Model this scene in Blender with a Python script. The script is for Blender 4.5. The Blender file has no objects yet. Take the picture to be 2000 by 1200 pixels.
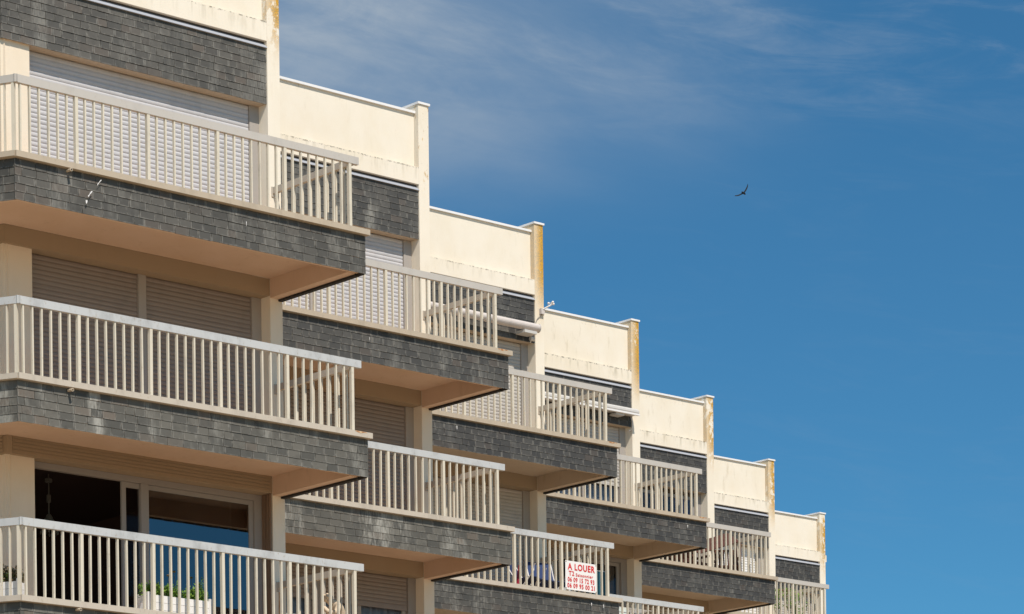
import bpy, bmesh, math, random
from mathutils import Vector, Matrix
random.seed(11)
R = math.radians
scene = bpy.context.scene
COL = scene.collection

# ------------------------------------------------------------------ camera, sky, sun
cam_d = bpy.data.cameras.new('camera')
cam = bpy.data.objects.new('camera', cam_d); COL.objects.link(cam); scene.camera = cam
cam_d.sensor_width = 36.0; cam_d.lens = 4527.09 / 2000 * 36
cam_d.shift_x = 0.0; cam_d.shift_y = 1619.22 / 2000
cam_d.clip_start = 0.5; cam_d.clip_end = 3000
_R = Vector((0.84435145, -0.5356419, -0.0125853)); _U = Vector((0.01062726, -0.00674175, 0.9999208)); _F = Vector((0.53568432, 0.84441832, 0.0))
m = Matrix((( _R.x, _U.x, -_F.x, -15.25187), (_R.y, _U.y, -_F.y, -27.43614), (_R.z, _U.z, -_F.z, 1.59557), (0, 0, 0, 1)))
cam.matrix_world = m

SUN_EL = R(56.0); SUN_AZ = R(180 + 3.0)      # azimuth clockwise from +Y
to_sun = Vector((math.sin(SUN_AZ) * math.cos(SUN_EL), math.cos(SUN_AZ) * math.cos(SUN_EL), math.sin(SUN_EL)))
sd = bpy.data.lights.new('sun', 'SUN'); sun = bpy.data.objects.new('sun', sd); COL.objects.link(sun)
sd.energy = 4.9; sd.angle = R(0.53); sd.color = (1.0, 0.93, 0.84)
sun.rotation_euler = to_sun.to_track_quat('Z', 'Y').to_euler(); sun.location = (-20, -40, 60)

world = bpy.data.worlds.new('World'); scene.world = world; world.use_nodes = True
wn = world.node_tree.nodes; wl = world.node_tree.links; wn.clear()
out = wn.new('ShaderNodeOutputWorld'); bg = wn.new('ShaderNodeBackground'); wl.new(bg.outputs[0], out.inputs[0])
bg.inputs[1].default_value = 0.10
sky = wn.new('ShaderNodeTexSky'); sky.sky_type = 'NISHITA'; sky.sun_disc = False
sky.sun_elevation = SUN_EL; sky.sun_rotation = SUN_AZ; sky.altitude = 0; sky.air_density = 1.0; sky.dust_density = 0.1; sky.ozone_density = 3.0
tint = wn.new('ShaderNodeMix'); tint.data_type = 'RGBA'; tint.blend_type = 'MULTIPLY'; tint.inputs[0].default_value = 1.0
wl.new(sky.outputs[0], tint.inputs[6]); tint.inputs[7].default_value = (0.385, 0.885, 1.035, 1)
tc = wn.new('ShaderNodeTexCoord')
def wmath(op, a, b=None, c=None):
    n = wn.new('ShaderNodeMath'); n.operation = op
    for k, v in enumerate((a, b, c)):
        if v is None: continue
        if isinstance(v, (int, float)): n.inputs[k].default_value = v
        else: wl.new(v, n.inputs[k])
    return n.outputs[0]
def wnoise(scale, mscale, rot, detail=6, rough=.6, dist=0.0):
    mp = wn.new('ShaderNodeMapping'); mp.inputs['Scale'].default_value = mscale; mp.inputs['Rotation'].default_value = rot
    wl.new(tc.outputs['Generated'], mp.inputs[0])
    nz = wn.new('ShaderNodeTexNoise'); nz.inputs['Scale'].default_value = scale; nz.inputs['Detail'].default_value = detail
    nz.inputs['Roughness'].default_value = rough; nz.inputs['Distortion'].default_value = dist
    wl.new(mp.outputs[0], nz.inputs[0]); return nz.outputs['Fac']
def wdot(v):
    n = wn.new('ShaderNodeVectorMath'); n.operation = 'DOT_PRODUCT'; wl.new(tc.outputs['Generated'], n.inputs[0]); n.inputs[1].default_value = v
    return n.outputs['Value']
def wramp(x, lo, hi):
    n = wn.new('ShaderNodeMapRange'); n.interpolation_type = 'SMOOTHSTEP'; n.inputs[1].default_value = lo; n.inputs[2].default_value = hi
    wl.new(x, n.inputs[0]); return n.outputs[0]
zz_ = wdot((0, 0, 1)); xx_ = wdot((.8443, -.5357, 0))
cv = wn.new('ShaderNodeCombineXYZ')
wl.new(wmath('ADD', xx_, wmath('MULTIPLY', zz_, .3)), cv.inputs[0]); wl.new(wmath('SUBTRACT', zz_, wmath('MULTIPLY', xx_, -.14)), cv.inputs[1])
def wn2(sc, sx, sy, det, ro, di, off):
    mp = wn.new('ShaderNodeMapping'); mp.inputs['Scale'].default_value = (sx, sy, 1); mp.inputs['Location'].default_value = (off, off * .7, off)
    wl.new(cv.outputs[0], mp.inputs[0]); nz = wn.new('ShaderNodeTexNoise'); nz.inputs['Scale'].default_value = sc
    nz.inputs['Detail'].default_value = det; nz.inputs['Roughness'].default_value = ro; nz.inputs['Distortion'].default_value = di
    wl.new(mp.outputs[0], nz.inputs[0]); return nz.outputs['Fac']
st1 = wn2(6.0, 1.0, 3.0, 8, .60, .5, 3.1); st2 = wn2(16.0, 1.0, 5.0, 7, .66, .7, 7.7); st3 = wn2(4.0, 1.0, 2.2, 5, .55, .3, 1.3)
edge_n = wmath('MULTIPLY', wmath('SUBTRACT', st3, .5), .10)
mask1 = wmath('MULTIPLY', wramp(wmath('ADD', zz_, edge_n), 0.352, .430), wmath('SUBTRACT', 1.0, wramp(wmath('ADD', xx_, wmath('MULTIPLY', edge_n, 2.0)), -.05, .15)))
mask2 = wramp(wmath('ADD', zz_, edge_n), .375, .435)
a1 = wmath('MULTIPLY', mask1, wmath('ADD', .26, wmath('MULTIPLY', wramp(st1, .25, .80), .60)))
a2 = wmath('MULTIPLY', wmath('MULTIPLY', mask2, wramp(wmath('ADD', wmath('MULTIPLY', st1, .55), wmath('MULTIPLY', st2, .45)), .42, .66)), .36)
a3 = wmath('MULTIPLY', wramp(st2, .50, .78), .045)
amt = wmath('MINIMUM', wmath('ADD', wmath('ADD', a1, a2), a3), .92)
cm = wn.new('ShaderNodeMix'); cm.data_type = 'RGBA'; wl.new(amt, cm.inputs[0]); wl.new(tint.outputs[2], cm.inputs[6]); cm.inputs[7].default_value = (3.4, 4.15, 5.05, 1)
wl.new(cm.outputs[2], bg.inputs[0])

scene.view_settings.view_transform = 'Standard'; scene.view_settings.look = 'None'
scene.view_settings.exposure = 0.0; scene.view_settings.gamma = 1.0
scene.render.engine = 'CYCLES'
scene.cycles.max_bounces = 8; scene.cycles.diffuse_bounces = 5; scene.cycles.glossy_bounces = 4

# ------------------------------------------------------------------ materials
class NT:
    def __init__(s, name):
        s.m = bpy.data.materials.new(name); s.m.use_nodes = True; s.n = s.m.node_tree.nodes; s.l = s.m.node_tree.links
        s.b = s.n['Principled BSDF']; s.g = s.n.new('ShaderNodeNewGeometry'); s.t = s.n.new('ShaderNodeTexCoord')
        s.sep = None
    def set(s, **k):
        for a, v in k.items(): s.b.inputs[a.replace('_', ' ')].default_value = v
        return s
    def put(s, node, i, v):
        if hasattr(v, 'links') or isinstance(v, bpy.types.NodeSocket): s.l.new(v, node.inputs[i])
        else: node.inputs[i].default_value = v
    def math(s, op, a, b=0.0, c=None):
        n = s.n.new('ShaderNodeMath'); n.operation = op; s.put(n, 0, a); s.put(n, 1, b)
        if c is not None: s.put(n, 2, c)
        return n.outputs[0]
    def pos(s, ax):
        if s.sep is None:
            s.sep = s.n.new('ShaderNodeSeparateXYZ'); s.l.new(s.g.outputs['Position'], s.sep.inputs[0])
        return s.sep.outputs[ax]
    def objpos(s, ax):
        q = s.n.new('ShaderNodeSeparateXYZ'); s.l.new(s.t.outputs['Object'], q.inputs[0]); return q.outputs[ax]
    def noise(s, scale, ms=(1, 1, 1), detail=4, rough=.55, dist=0., co=None):
        mp = s.n.new('ShaderNodeMapping'); mp.inputs['Scale'].default_value = ms; s.l.new(co or s.g.outputs['Position'], mp.inputs[0])
        q = s.n.new('ShaderNodeTexNoise'); q.inputs['Scale'].default_value = scale; q.inputs['Detail'].default_value = detail
        q.inputs['Roughness'].default_value = rough; q.inputs['Distortion'].default_value = dist; s.l.new(mp.outputs[0], q.inputs[0]); return q.outputs['Fac']
    def ramp(s, x, lo, hi, a=0., b=1.):
        q = s.n.new('ShaderNodeMapRange'); q.interpolation_type = 'SMOOTHSTEP'; s.put(q, 0, x); s.put(q, 1, lo); s.put(q, 2, hi); s.put(q, 3, a); s.put(q, 4, b); return q.outputs[0]
    def mix(s, f, a, b, mode='MIX'):
        q = s.n.new('ShaderNodeMix'); q.data_type = 'RGBA'; q.blend_type = mode; s.put(q, 0, f)
        s.put(q, 6, a if not isinstance(a, tuple) else (*a, 1)); s.put(q, 7, b if not isinstance(b, tuple) else (*b, 1)); return q.outputs[2]
    def color(s, c):
        s.put(s.b, 'Base Color', c if not isinstance(c, tuple) else (*c, 1)); return s
    def bump(s, h, strength=.3, dist=.01):
        q = s.n.new('ShaderNodeBump'); q.inputs['Strength'].default_value = strength; q.inputs['Distance'].default_value = dist
        s.l.new(h, q.inputs['Height']); s.l.new(q.outputs[0], s.b.inputs['Normal']); return s

ZB = 13.87       # height of the top balconies' coping; all z values of the facade count from here
FL = 2.75
def m_render(name, base=(.80, .722, .60), lichen=0., ledge=0., streak=.5, edge=0., var=1.):
    t = NT(name); t.set(Roughness=.9, Specular_IOR_Level=.2)
    n1 = t.noise(1.7, (1, 1, .6), 5, .6); n2 = t.noise(9, (1, 1, .25), 5, .65); n3 = t.noise(60, (1, 1, 1), 3, .6)
    c = t.mix(t.ramp(n1, .35, .7, 0, .55 * var), base, tuple(k * f for k, f in zip(base, (.93, .90, .84))))
    c = t.mix(t.ramp(n2, .56, .75, 0, streak * .5), c, tuple(k * f for k, f in zip(base, (.72, .68, .60))))
    c = t.mix(t.ramp(n3, .60, .8, 0, .25 * var), c, tuple(k * .8 for k in base))
    z = t.math('SUBTRACT', t.pos(2), ZB)
    if ledge > 0:          # black growth where water sits on the ledge of the beam
        d = t.math('ABSOLUTE', t.math('SUBTRACT', z, 3.272))
        near = t.math('SUBTRACT', 1.0, t.ramp(d, 0.0, .035)); drip = t.ramp(t.math('SUBTRACT', 3.30, z), -.02, .03); dripf = t.math('SUBTRACT', 1.0, t.ramp(t.math('SUBTRACT', 3.28, z), .05, .30))
        k = t.noise(22, (1, 1, .8), 5, .7); k2 = t.noise(14, (1, 1, .12), 4, .6)
        c = t.mix(t.math('MULTIPLY', t.math('MULTIPLY', near, t.ramp(k, .47, .60)), ledge), c, (.10, .085, .06))
        c = t.mix(t.math('MULTIPLY', t.math('MULTIPLY', t.math('MULTIPLY', drip, dripf), t.ramp(k2, .50, .68)), ledge * ledge * .35), c, (.36, .31, .22))
        top = t.ramp(z, 3.95, 4.15); k3 = t.noise(16, (1, 1, .5), 5, .7)
        c = t.mix(t.math('MULTIPLY', t.math('MULTIPLY', top, t.ramp(k3, .60, .70)), ledge * .6), c, (.42, .34, .16))
    if lichen > 0:
        x = t.objpos(0); k = t.noise(10, (1, 1, .55), 7, .72); big = t.noise(1.6, (1, 1, .7), 3, .5)
        up = t.ramp(z, 2.4 + .5 * (1 - lichen), 3.5); side = t.ramp(x, -.20, -.02, .45, 1.0)
        f = t.math('MULTIPLY', t.math('MULTIPLY', up, side), t.ramp(t.math('ADD', k, t.math('MULTIPLY', big, .5)), .86 - .22 * lichen, .93 - .20 * lichen))
        kk = t.noise(45, (1, 1, 1), 3, .6)
        c = t.mix(f, c, t.mix(t.ramp(kk, .40, .62), (.62, .33, .035), (.36, .23, .07)))
        c = t.mix(t.math('MULTIPLY', up, t.ramp(t.noise(30, (1, 1, .4), 4, .7), .62, .72, 0, .5)), c, (.22, .19, .13))
    if edge > 0:
        c = t.mix(t.math('MULTIPLY', edge, t.ramp(t.noise(26, (1, 1, .25), 5, .7), .58, .68)), c, (.42, .22, .06))
    t.color(c); t.bump(t.math('ADD', n3, n2), .25, .006); return t.m
M = {}
M['wall'] = m_render('cream_render', streak=.35)
M['pillar'] = m_render('cream_render_pillar', base=(.78, .67, .53), streak=.3)
M['parapet'] = m_render('parapet_render', ledge=.85, streak=.45, var=1.2)
M['parapet_dirty'] = m_render('parapet_render_dirty', ledge=1.2, streak=1.2, var=1.4)
for k, a in (('fin0', .55), ('fin1', .35), ('fin2', 1.3), ('fin3', 1.08), ('fin4', 1.05), ('fin5', .9), ('fin6', 1.0)):
    M[k] = m_render('fin_render_' + k[3:], lichen=a, streak=.5)
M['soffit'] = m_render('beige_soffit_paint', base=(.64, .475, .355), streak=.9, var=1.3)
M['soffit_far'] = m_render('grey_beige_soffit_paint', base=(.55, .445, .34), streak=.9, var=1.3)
M['box'] = m_render('taupe_box_paint', base=(.36, .275, .185), streak=.2, var=.6)
M['plank'] = m_render('cream_planks', base=(.52, .43, .33), streak=.2)
def m_metal(name, base, stain=.4, rough=.5, spec=.35):
    t = NT(name); t.set(Roughness=rough, Specular_IOR_Level=spec)
    n = t.noise(5, (1, 1, .5), 6, .65); n2 = t.noise(40, (1, 1, .5), 3, .6)
    c = t.mix(t.ramp(n, .45, .75, 0, stain), base, tuple(k * .72 for k in base)); c = t.mix(t.ramp(n2, .6, .75, 0, stain * .8), c, (.36, .29, .2))
    r = t.n.new('ShaderNodeMapRange'); t.l.new(t.g.outputs['Random Per Island'], r.inputs[0]); r.inputs[3].default_value = .9; r.inputs[4].default_value = 1.04
    mm = t.n.new('ShaderNodeVectorMath'); mm.operation = 'SCALE'; t.l.new(c, mm.inputs[0]); t.l.new(r.outputs[0], mm.inputs['Scale'])
    t.color(mm.outputs[0]); return t.m
M['rail_dull'] = m_metal('dull_handrail_paint', (.50, .46, .41), .35)
M['rail_bright'] = m_metal('chalky_handrail_paint', (.50, .50, .49), .9)
M['bar'] = m_metal('cream_baluster_paint', (.65, .58, .46), .6)
M['bar_dull'] = m_metal('grey_side_rail_paint', (.48, .42, .34), .3)
M['coping'] = m_metal('stone_coping', (.47, .39, .295), .6, .85, .15)
M['coping_low'] = m_metal('stone_coping_pale', (.52, .455, .375), .7, .85, .15)
M['cap'] = m_metal('white_cap_metal', (.80, .78, .76), .15, .45)
M['flash'] = m_metal('zinc_flashing', (.36, .37, .40), .3, .6, .2)
M['shutter'] = m_metal('pvc_shutter', (.52, .50, .50), .4, .6)
M['shutter_taupe'] = m_metal('taupe_shutter', (.26, .215, .185), .4, .5)
M['shutter_mid'] = m_metal('cream_grey_shutter', (.47, .43, .385), .4, .5)
M['frame'] = m_metal('window_frame_paint', (.37, .33, .29), .1, .5)
M['frame_dark'] = m_metal('dark_window_frame', (.30, .27, .245), .1, .5)
M['white'] = m_metal('white_plastic', (.78, .75, .72), .1, .5)
M['awning'] = m_metal('awning_fabric', (.57, .51, .47), .4, .8)
M['awn_metal'] = m_metal('awning_cassette', (.56, .53, .49), .2, .4)
M['bolt'] = m_metal('weathered_steel', (.22, .20, .18), .5, .6)
M['stone'] = m_metal('cast_stone', (.62, .50, .36), .6, .9)
M['red'] = m_metal('red_cloth', (.26, .014, .035), .1, .9)
M['blue'] = m_metal('blue_cloth', (.030, .052, .135), .1, .9)
M['navy'] = m_metal('navy_cloth', (.02, .03, .08), .1, .9)
M['teal'] = m_metal('teal_cloth', (.03, .12, .16), .1, .9)
M['mauve'] = m_metal('mauve_cloth', (.30, .17, .24), .2, .9)
M['towel'] = m_metal('pale_towel', (.62, .68, .66), .1, .95)
M['wood'] = m_metal('oiled_hardwood', (.085, .028, .014), .5, .5)
M['pink'] = m_metal('flower', (.35, .12, .18), .2, .8)
M['bird'] = NT('dark_feathers').set(Roughness=.9).color((.004, .005, .008)).m
M['signboard'] = NT('sign_board').set(Roughness=.45).color((.80, .76, .72)).m
M['signred'] = NT('sign_red').set(Roughness=.5).color((.60, .012, .012)).m
M['room'] = NT('unlit_room_shade').set(Roughness=.9).color((.035, .015, .009)).m  # near-black: darkness of the unlit rooms put into the surface colour
M['curtain'] = m_metal('sheer_curtain', (.40, .44, .50), .1, .9)
M['partition'] = NT('partition_paint').set(Roughness=.9).color((.30, .21, .13)).m
M['blind'] = m_metal('brown_blind', (.20, .13, .085), .4, .9)
M['brass'] = m_metal('lamp_crystal', (.16, .15, .13), .1, .3)
t = NT('black_edge').set(Roughness=.8).color((.02, .018, .016)); M['black'] = t.m
t = NT('gap_shade_and_soil').set(Roughness=1.).color((.06, .05, .045)); M['gap_shade_and_soil'] = t.m  # puts the shade of the gap below the beam into the lintel; also soil
t = NT('rust'); t.set(Roughness=.9); t.color(t.mix(t.ramp(t.noise(25, (1, 1, .3), 4), .4, .6), (.36, .13, .03), (.55, .38, .22))); M['rust'] = t.m

def m_slate(name, lo, hi, eff, brown=.25):
    t = NT(name); t.set(Roughness=.62, Specular_IOR_Level=.35)
    rnd = t.g.outputs['Random Per Island']
    lo = (lo[0] * 1.04, lo[1], lo[2] * .93); hi = (hi[0] * 1.04, hi[1], hi[2] * .93)
    c = t.mix(rnd, lo, hi)
    r2 = t.math('FRACT', t.math('MULTIPLY', rnd, 37.7))
    c = t.mix(t.ramp(r2, 1 - brown, 1.0, 0, .8), c, (hi[0] * 1.12, hi[1] * .98, hi[2] * .92))
    uv = t.n.new('ShaderNodeSeparateXYZ'); t.l.new(t.t.outputs['UV'], uv.inputs[0])
    ed = t.math('ABSOLUTE', t.math('SUBTRACT', uv.outputs[0], .5)); edge = t.ramp(ed, .40, .46)
    bot = t.math('SUBTRACT', 1.0, t.ramp(uv.outputs[1], 0., .20)); em = t.math('MAXIMUM', edge, bot)
    n = t.noise(18, (1, 1, .45), 6, .7); n2 = t.noise(2.4, (1, 1, .22), 4, .6); n3 = t.noise(55, (1, 1, .18), 4, .6)
    f = t.math('MULTIPLY', em, t.ramp(n, .42, .60)); 
    f = t.math('MULTIPLY', f, .50)
    c = t.mix(f, c, (.26, .245, .215))
    patch = t.math('MULTIPLY', t.ramp(n2, .50, .70), t.ramp(t.math('ADD', n3, t.math('MULTIPLY', t.math('FRACT', t.math('MULTIPLY', rnd, 91.3)), .3)), .45, .85))
    c = t.mix(t.math('MULTIPLY', patch, eff), c, (.33, .315, .275))
    c = t.mix(t.ramp(t.noise(7, (1, 1, .8), 5, .6), .50, .72, 0, .35), c, tuple(k * .55 for k in lo))
    t.color(c); t.bump(t.math('ADD', n, t.noise(90, (1, 1, 1), 3)), .35, .004); return t.m
M['slate0'] = m_slate('slate_top', (.050, .049, .045), (.086, .082, .074), .40, .15)
M['slate1'] = m_slate('slate_weathered', (.062, .061, .055), (.116, .111, .098), 1.0, .12)
M['slate_far'] = m_slate('slate_dark', (.034, .034, .035), (.060, .059, .057), .28, .15)
M['slate_far1'] = m_slate('slate_dark_weathered', (.042, .042, .041), (.076, .074, .069), .60, .15)

def m_glass(name, refl, tint):
    t = NT(name); t.n.remove(t.b); o = t.n['Material Output']
    g = t.n.new('ShaderNodeBsdfGlossy'); g.inputs['Roughness'].default_value = .015; g.inputs['Color'].default_value = (.78, .82, .86, 1)
    tr = t.n.new('ShaderNodeBsdfTransparent'); tr.inputs[0].default_value = (*tint, 1)
    fr = t.n.new('ShaderNodeFresnel'); fr.inputs[0].default_value = 1.5
    f = t.math('ADD', t.math('MULTIPLY', fr.outputs[0], .6), refl)
    mx = t.n.new('ShaderNodeMixShader'); t.l.new(f, mx.inputs[0]); t.l.new(tr.outputs[0], mx.inputs[1]); t.l.new(g.outputs[0], mx.inputs[2]); t.l.new(mx.outputs[0], o.inputs[0])
    return t.m
M['glass'] = m_glass('coated_window_glass', .12, (.35, .35, .35))
M['glass_clear'] = m_glass('clear_window_glass', -.02, (.85, .85, .85))
def m_leaf(name, a, b):
    t = NT(name); t.set(Roughness=.6, Specular_IOR_Level=.3); t.color(t.mix(t.g.outputs['Random Per Island'], a, b)); return t.m
M['leaf'] = m_leaf('fresh_leaves', (.08, .17, .02), (.26, .40, .06))
M['leaf_dry'] = m_leaf('dry_leaves', (.06, .065, .025), (.17, .12, .06))
t = NT('paving'); t.set(Roughness=.95)
c = t.mix(t.ramp(t.noise(.35, (1, 1, 1), 6, .6), .35, .65), (.37, .27, .17), (.44, .335, .225)); c = t.mix(t.ramp(t.noise(6, (1, 1, 1), 5), .5, .7, 0, .4), c, (.32, .25, .18)); t.color(c); M['ground'] = t.m

# ------------------------------------------------------------------ mesh helpers
class MB:
    def __init__(s): s.v = []; s.f = []; s.uv = {}
    def face(s, pts, uv=None):
        k = len(s.v); s.v += [Vector(p) for p in pts]; s.f.append(tuple(range(k, k + len(pts))))
        if uv: s.uv[len(s.f) - 1] = uv
    def box8(s, p, uvs=None):       # p: bottom 4 (ccw) then top 4
        k = len(s.v); s.v += [Vector(q) for q in p]
        for f in ((3, 2, 1, 0), (4, 5, 6, 7), (0, 1, 5, 4), (1, 2, 6, 5), (2, 3, 7, 6), (3, 0, 4, 7)):
            s.f.append(tuple(k + j for j in f))
            if uvs: s.uv[len(s.f) - 1] = [uvs[j] for j in f]
    def prism(s, pts, z0, z1):
        k = len(s.v); n = len(pts); s.v += [Vector((p[0], p[1], z0)) for p in pts] + [Vector((p[0], p[1], z1)) for p in pts]
        s.f.append(tuple(k + j for j in reversed(range(n)))); s.f.append(tuple(k + n + j for j in range(n)))
        for j in range(n): s.f.append((k + j, k + (j + 1) % n, k + n + (j + 1) % n, k + n + j))
    def tube(s, pts, r, n=8, r2=None):
        pts = [Vector(p) for p in pts]; rings = []
        for q, p in enumerate(pts):
            d = (pts[min(q + 1, len(pts) - 1)] - pts[max(q - 1, 0)]).normalized()
            a = d.orthogonal().normalized() if abs(d.z) > .9 else d.cross(Vector((0, 0, 1))).normalized()
            b = d.cross(a); rr = r if r2 is None else r + (r2 - r) * q / (len(pts) - 1)
            k = len(s.v); s.v += [p + (a * math.cos(2 * math.pi * j / n) + b * math.sin(2 * math.pi * j / n)) * rr for j in range(n)]; rings.append(k)
        for q in range(len(rings) - 1):
            for j in range(n): s.f.append((rings[q] + j, rings[q] + (j + 1) % n, rings[q + 1] + (j + 1) % n, rings[q + 1] + j))
        s.f.append(tuple(rings[0] + j for j in reversed(range(n)))); s.f.append(tuple(rings[-1] + j for j in range(n)))
    def bar(s, p0, p1, w, h, up=(0, 0, 1)):
        p0 = Vector(p0); p1 = Vector(p1); d = (p1 - p0).normalized(); up = Vector(up)
        if abs(d.dot(up)) > .95: up = Vector((0, 1, 0))
        a = d.cross(up).normalized() * w / 2; b = a.cross(d).normalized() * h / 2
        s.box8([p0 - a - b, p0 + a - b, p1 + a - b, p1 - a - b, p0 - a + b, p0 + a + b, p1 + a + b, p1 - a + b])
    def ball(s, c, r, n=8, sc=(1, 1, 1)):
        c = Vector(c); k = len(s.v); rows = n // 2
        for i in range(rows + 1):
            th = math.pi * i / rows
            for j in range(n):
                s.v.append(c + Vector((math.sin(th) * math.cos(2 * math.pi * j / n) * sc[0], math.sin(th) * math.sin(2 * math.pi * j / n) * sc[1], math.cos(th) * sc[2])) * r)
        for i in range(rows):
            for j in range(n): s.f.append((k + i * n + j, k + i * n + (j + 1) % n, k + (i + 1) * n + (j + 1) % n, k + (i + 1) * n + j))
    def build(s, name, mat, parent=None, origin=None, label=None, smooth=False):
        if origin is None:
            origin = Vector((sum(v.x for v in s.v), sum(v.y for v in s.v), min(v.z for v in s.v) * len(s.v))) / max(1, len(s.v))
        origin = Vector(origin)
        me = bpy.data.meshes.new(name); me.from_pydata([v - origin for v in s.v], [], s.f)
        if s.uv:
            ul = me.uv_layers.new(name='UVMap')
            for fi, us in s.uv.items():
                for li, u in zip(me.polygons[fi].loop_indices, us): ul.data[li].uv = u
        bm = bmesh.new(); bm.from_mesh(me); bmesh.ops.recalc_face_normals(bm, faces=bm.faces); bm.to_mesh(me); bm.free()
        if smooth:
            for p in me.polygons: p.use_smooth = True
        me.materials.append(M[mat] if isinstance(mat, str) else mat)
        o = bpy.data.objects.new(name, me); COL.objects.link(o); o['wo'] = list(origin)
        if parent is not None:
            o.parent = parent; o.location = origin - Vector(parent['wo'])
        else: o.location = origin
        if label: o['label'] = label
        return o
def thing(name, loc, label, cat, group=None):
    o = bpy.data.objects.new(name, None); COL.objects.link(o); o.location = loc; o['wo'] = list(loc); o['label'] = label; o['category'] = cat
    o.empty_display_size = .2
    if group: o['group'] = group
    return o
def tag(o, label, cat, group=None):
    o['label'] = label; o['category'] = cat
    if group: o['group'] = group
    return o

# ------------------------------------------------------------------ the grid of the facade (seven staggered bays)
V = Vector((-0.31848209, 0.94792888, 0)); TH = .19
CORN = [Vector(c) for c in ((0, 0, 0), (4.2578, 3.1131, 0), (8.5199, 6.2401, 0), (12.9394, 9.4441, 0), (17.222, 12.594, 0), (21.5381, 15.732, 0), (25.8319, 18.8946, 0))]
SF = [1.595, 1.607, 1.630, 1.622, 1.600, 1.630, 1.640]
DV = [0] + [(CORN[i] - CORN[i - 1]).y / V.y for i in range(1, 7)]
LN = [4.94] + [(CORN[i] - CORN[i - 1]).x - DV[i] * V.x for i in range(1, 7)]
class Fr:
    def __init__(s, o, u, v): s.o = Vector(o); s.u = Vector(u); s.v = Vector(v)
    def __call__(s, a, b, z): return s.o + s.u * a + s.v * b + Vector((0, 0, ZB + z))
    def box(s, mb, a0, a1, b0, b1, z0, z1):
        mb.box8([s(a0, b0, z0), s(a1, b0, z0), s(a1, b1, z0), s(a0, b1, z0), s(a0, b0, z1), s(a1, b0, z1), s(a1, b1, z1), s(a0, b1, z1)])
FR = [Fr(c, (1, 0, 0), V) for c in CORN]
UC = Vector((.673, -.740, 0)).normalized(); VC = Vector((-UC.y, UC.x, 0))   # chamfered end of the first bay
WCOR = FR[0](-4.03, SF[0], 0) - Vector((0, 0, ZB))
FRC = Fr(Vector((-4.94, 0, 0)), UC, VC)          # balcony side: a negative going back
FRW = Fr(WCOR, UC, VC)                            # wall side
CL = 2.6

bld = thing('apartment_building', (4, 6, 0), 'cream apartment block of staggered bays with dark slate clad balconies', 'building')

def cladding(mb, fr, a0, a1, b, z0, z1, course=.099, wmin=.12, wmax=.235):
    n = max(1, round((z1 - z0) / course)); h = (z1 - z0) / n
    for r in range(n):
        zb = z0 + r * h; a = a0
        a -= random.uniform(0, .12)
        while a < a1 - .001:
            w = random.uniform(wmin, wmax); e = min(a + w, a1); s0 = max(a, a0)
            if a1 - e < .05: e = a1
            if e - s0 > .02:
                g = .0028; j = lambda q=.003: random.uniform(-q, q)
                out = .0055 + random.uniform(0, .004) * random.random(); tz = .0005
                l, rr = s0 + g, e - g; jb0 = j(.0022); jb1 = jb0 + j(.002)
                zt = zb + h * .985
                pts = [fr(l, b - out, zb + jb0), fr(rr, b - out + j(.002), zb + jb1), fr(rr, b + .004, zb + jb1), fr(l, b + .004, zb + jb0),
                       fr(l + j(.001), b - tz, zt), fr(rr + j(.001), b - tz, zt), fr(rr, b + .006, zt), fr(l, b + .006, zt)]
                mb.box8(pts, [(0, 0), (1, 0), (1, 0), (0, 0), (0, 1), (1, 1), (1, 1), (0, 1)])
                if random.random() < .0: pass
            a = e if e > a else a + w
            a = e

# ---- party walls
for i in range(7):
    fr = FR[i]; b1 = (DV[i + 1] if i < 6 else 3.33) + SF[i] + 5.6
    mb = MB(); fr.box(mb, -TH, 0, SF[i], b1, -ZB, 4.29)
    w = mb.build('party_wall', 'fin%d' % i, bld, origin=fr(0, SF[i], -ZB))
    mc = MB(); fr.box(mc, -TH - .012, .018, SF[i] - .02, b1 + .02, 4.293, 4.328); mc.build('wall_cap', 'cap', w)
fr = FR[6]; mb = MB(); fr.box(mb, .001, .06, SF[6] + .02, SF[6] + .30, 3.02, 3.20); mb.build('beam_end', 'parapet', bld)

# ---- roof line, lintels, walls and windows
WTYPE = {(0, 0): 'single', (0, 1): 'double', (0, 2): 'open', (1, 0): 'double', (1, 1): 'double', (1, 2): 'half', (2, 0): 'double', (2, 1): 'double',
         (3, 0): 'half', (3, 1): 'glass', (4, 0): 'glass', (4, 1): 'double', (5, 0): 'double', (5, 1): 'double', (6, 0): 'double'}
def shutter(mb, fr, a0, a1, b, z0, z1, pitch=.0625):
    n = int((z1 - z0) / pitch); prof = [(0, .0), (.10, .006), (.35, .010), (.65, .0095), (.88, .005), (1.0, -.001)]
    for k in range(n + 1):
        zt = z1 - k * pitch
        if zt - pitch < z0 - .001: break
        for q in range(len(prof) - 1):
            t0, d0 = prof[q]; t1, d1 = prof[q + 1]
            mb.face([fr(a0, b - d0, zt - t0 * pitch), fr(a1, b - d0, zt - t0 * pitch), fr(a1, b - d1, zt - t1 * pitch), fr(a0, b - d1, zt - t1 * pitch)])
    fr.box(mb, a0, a1, b + .004, b + .02, zt - pitch if zt - pitch > z0 else z0, z1)
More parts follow.
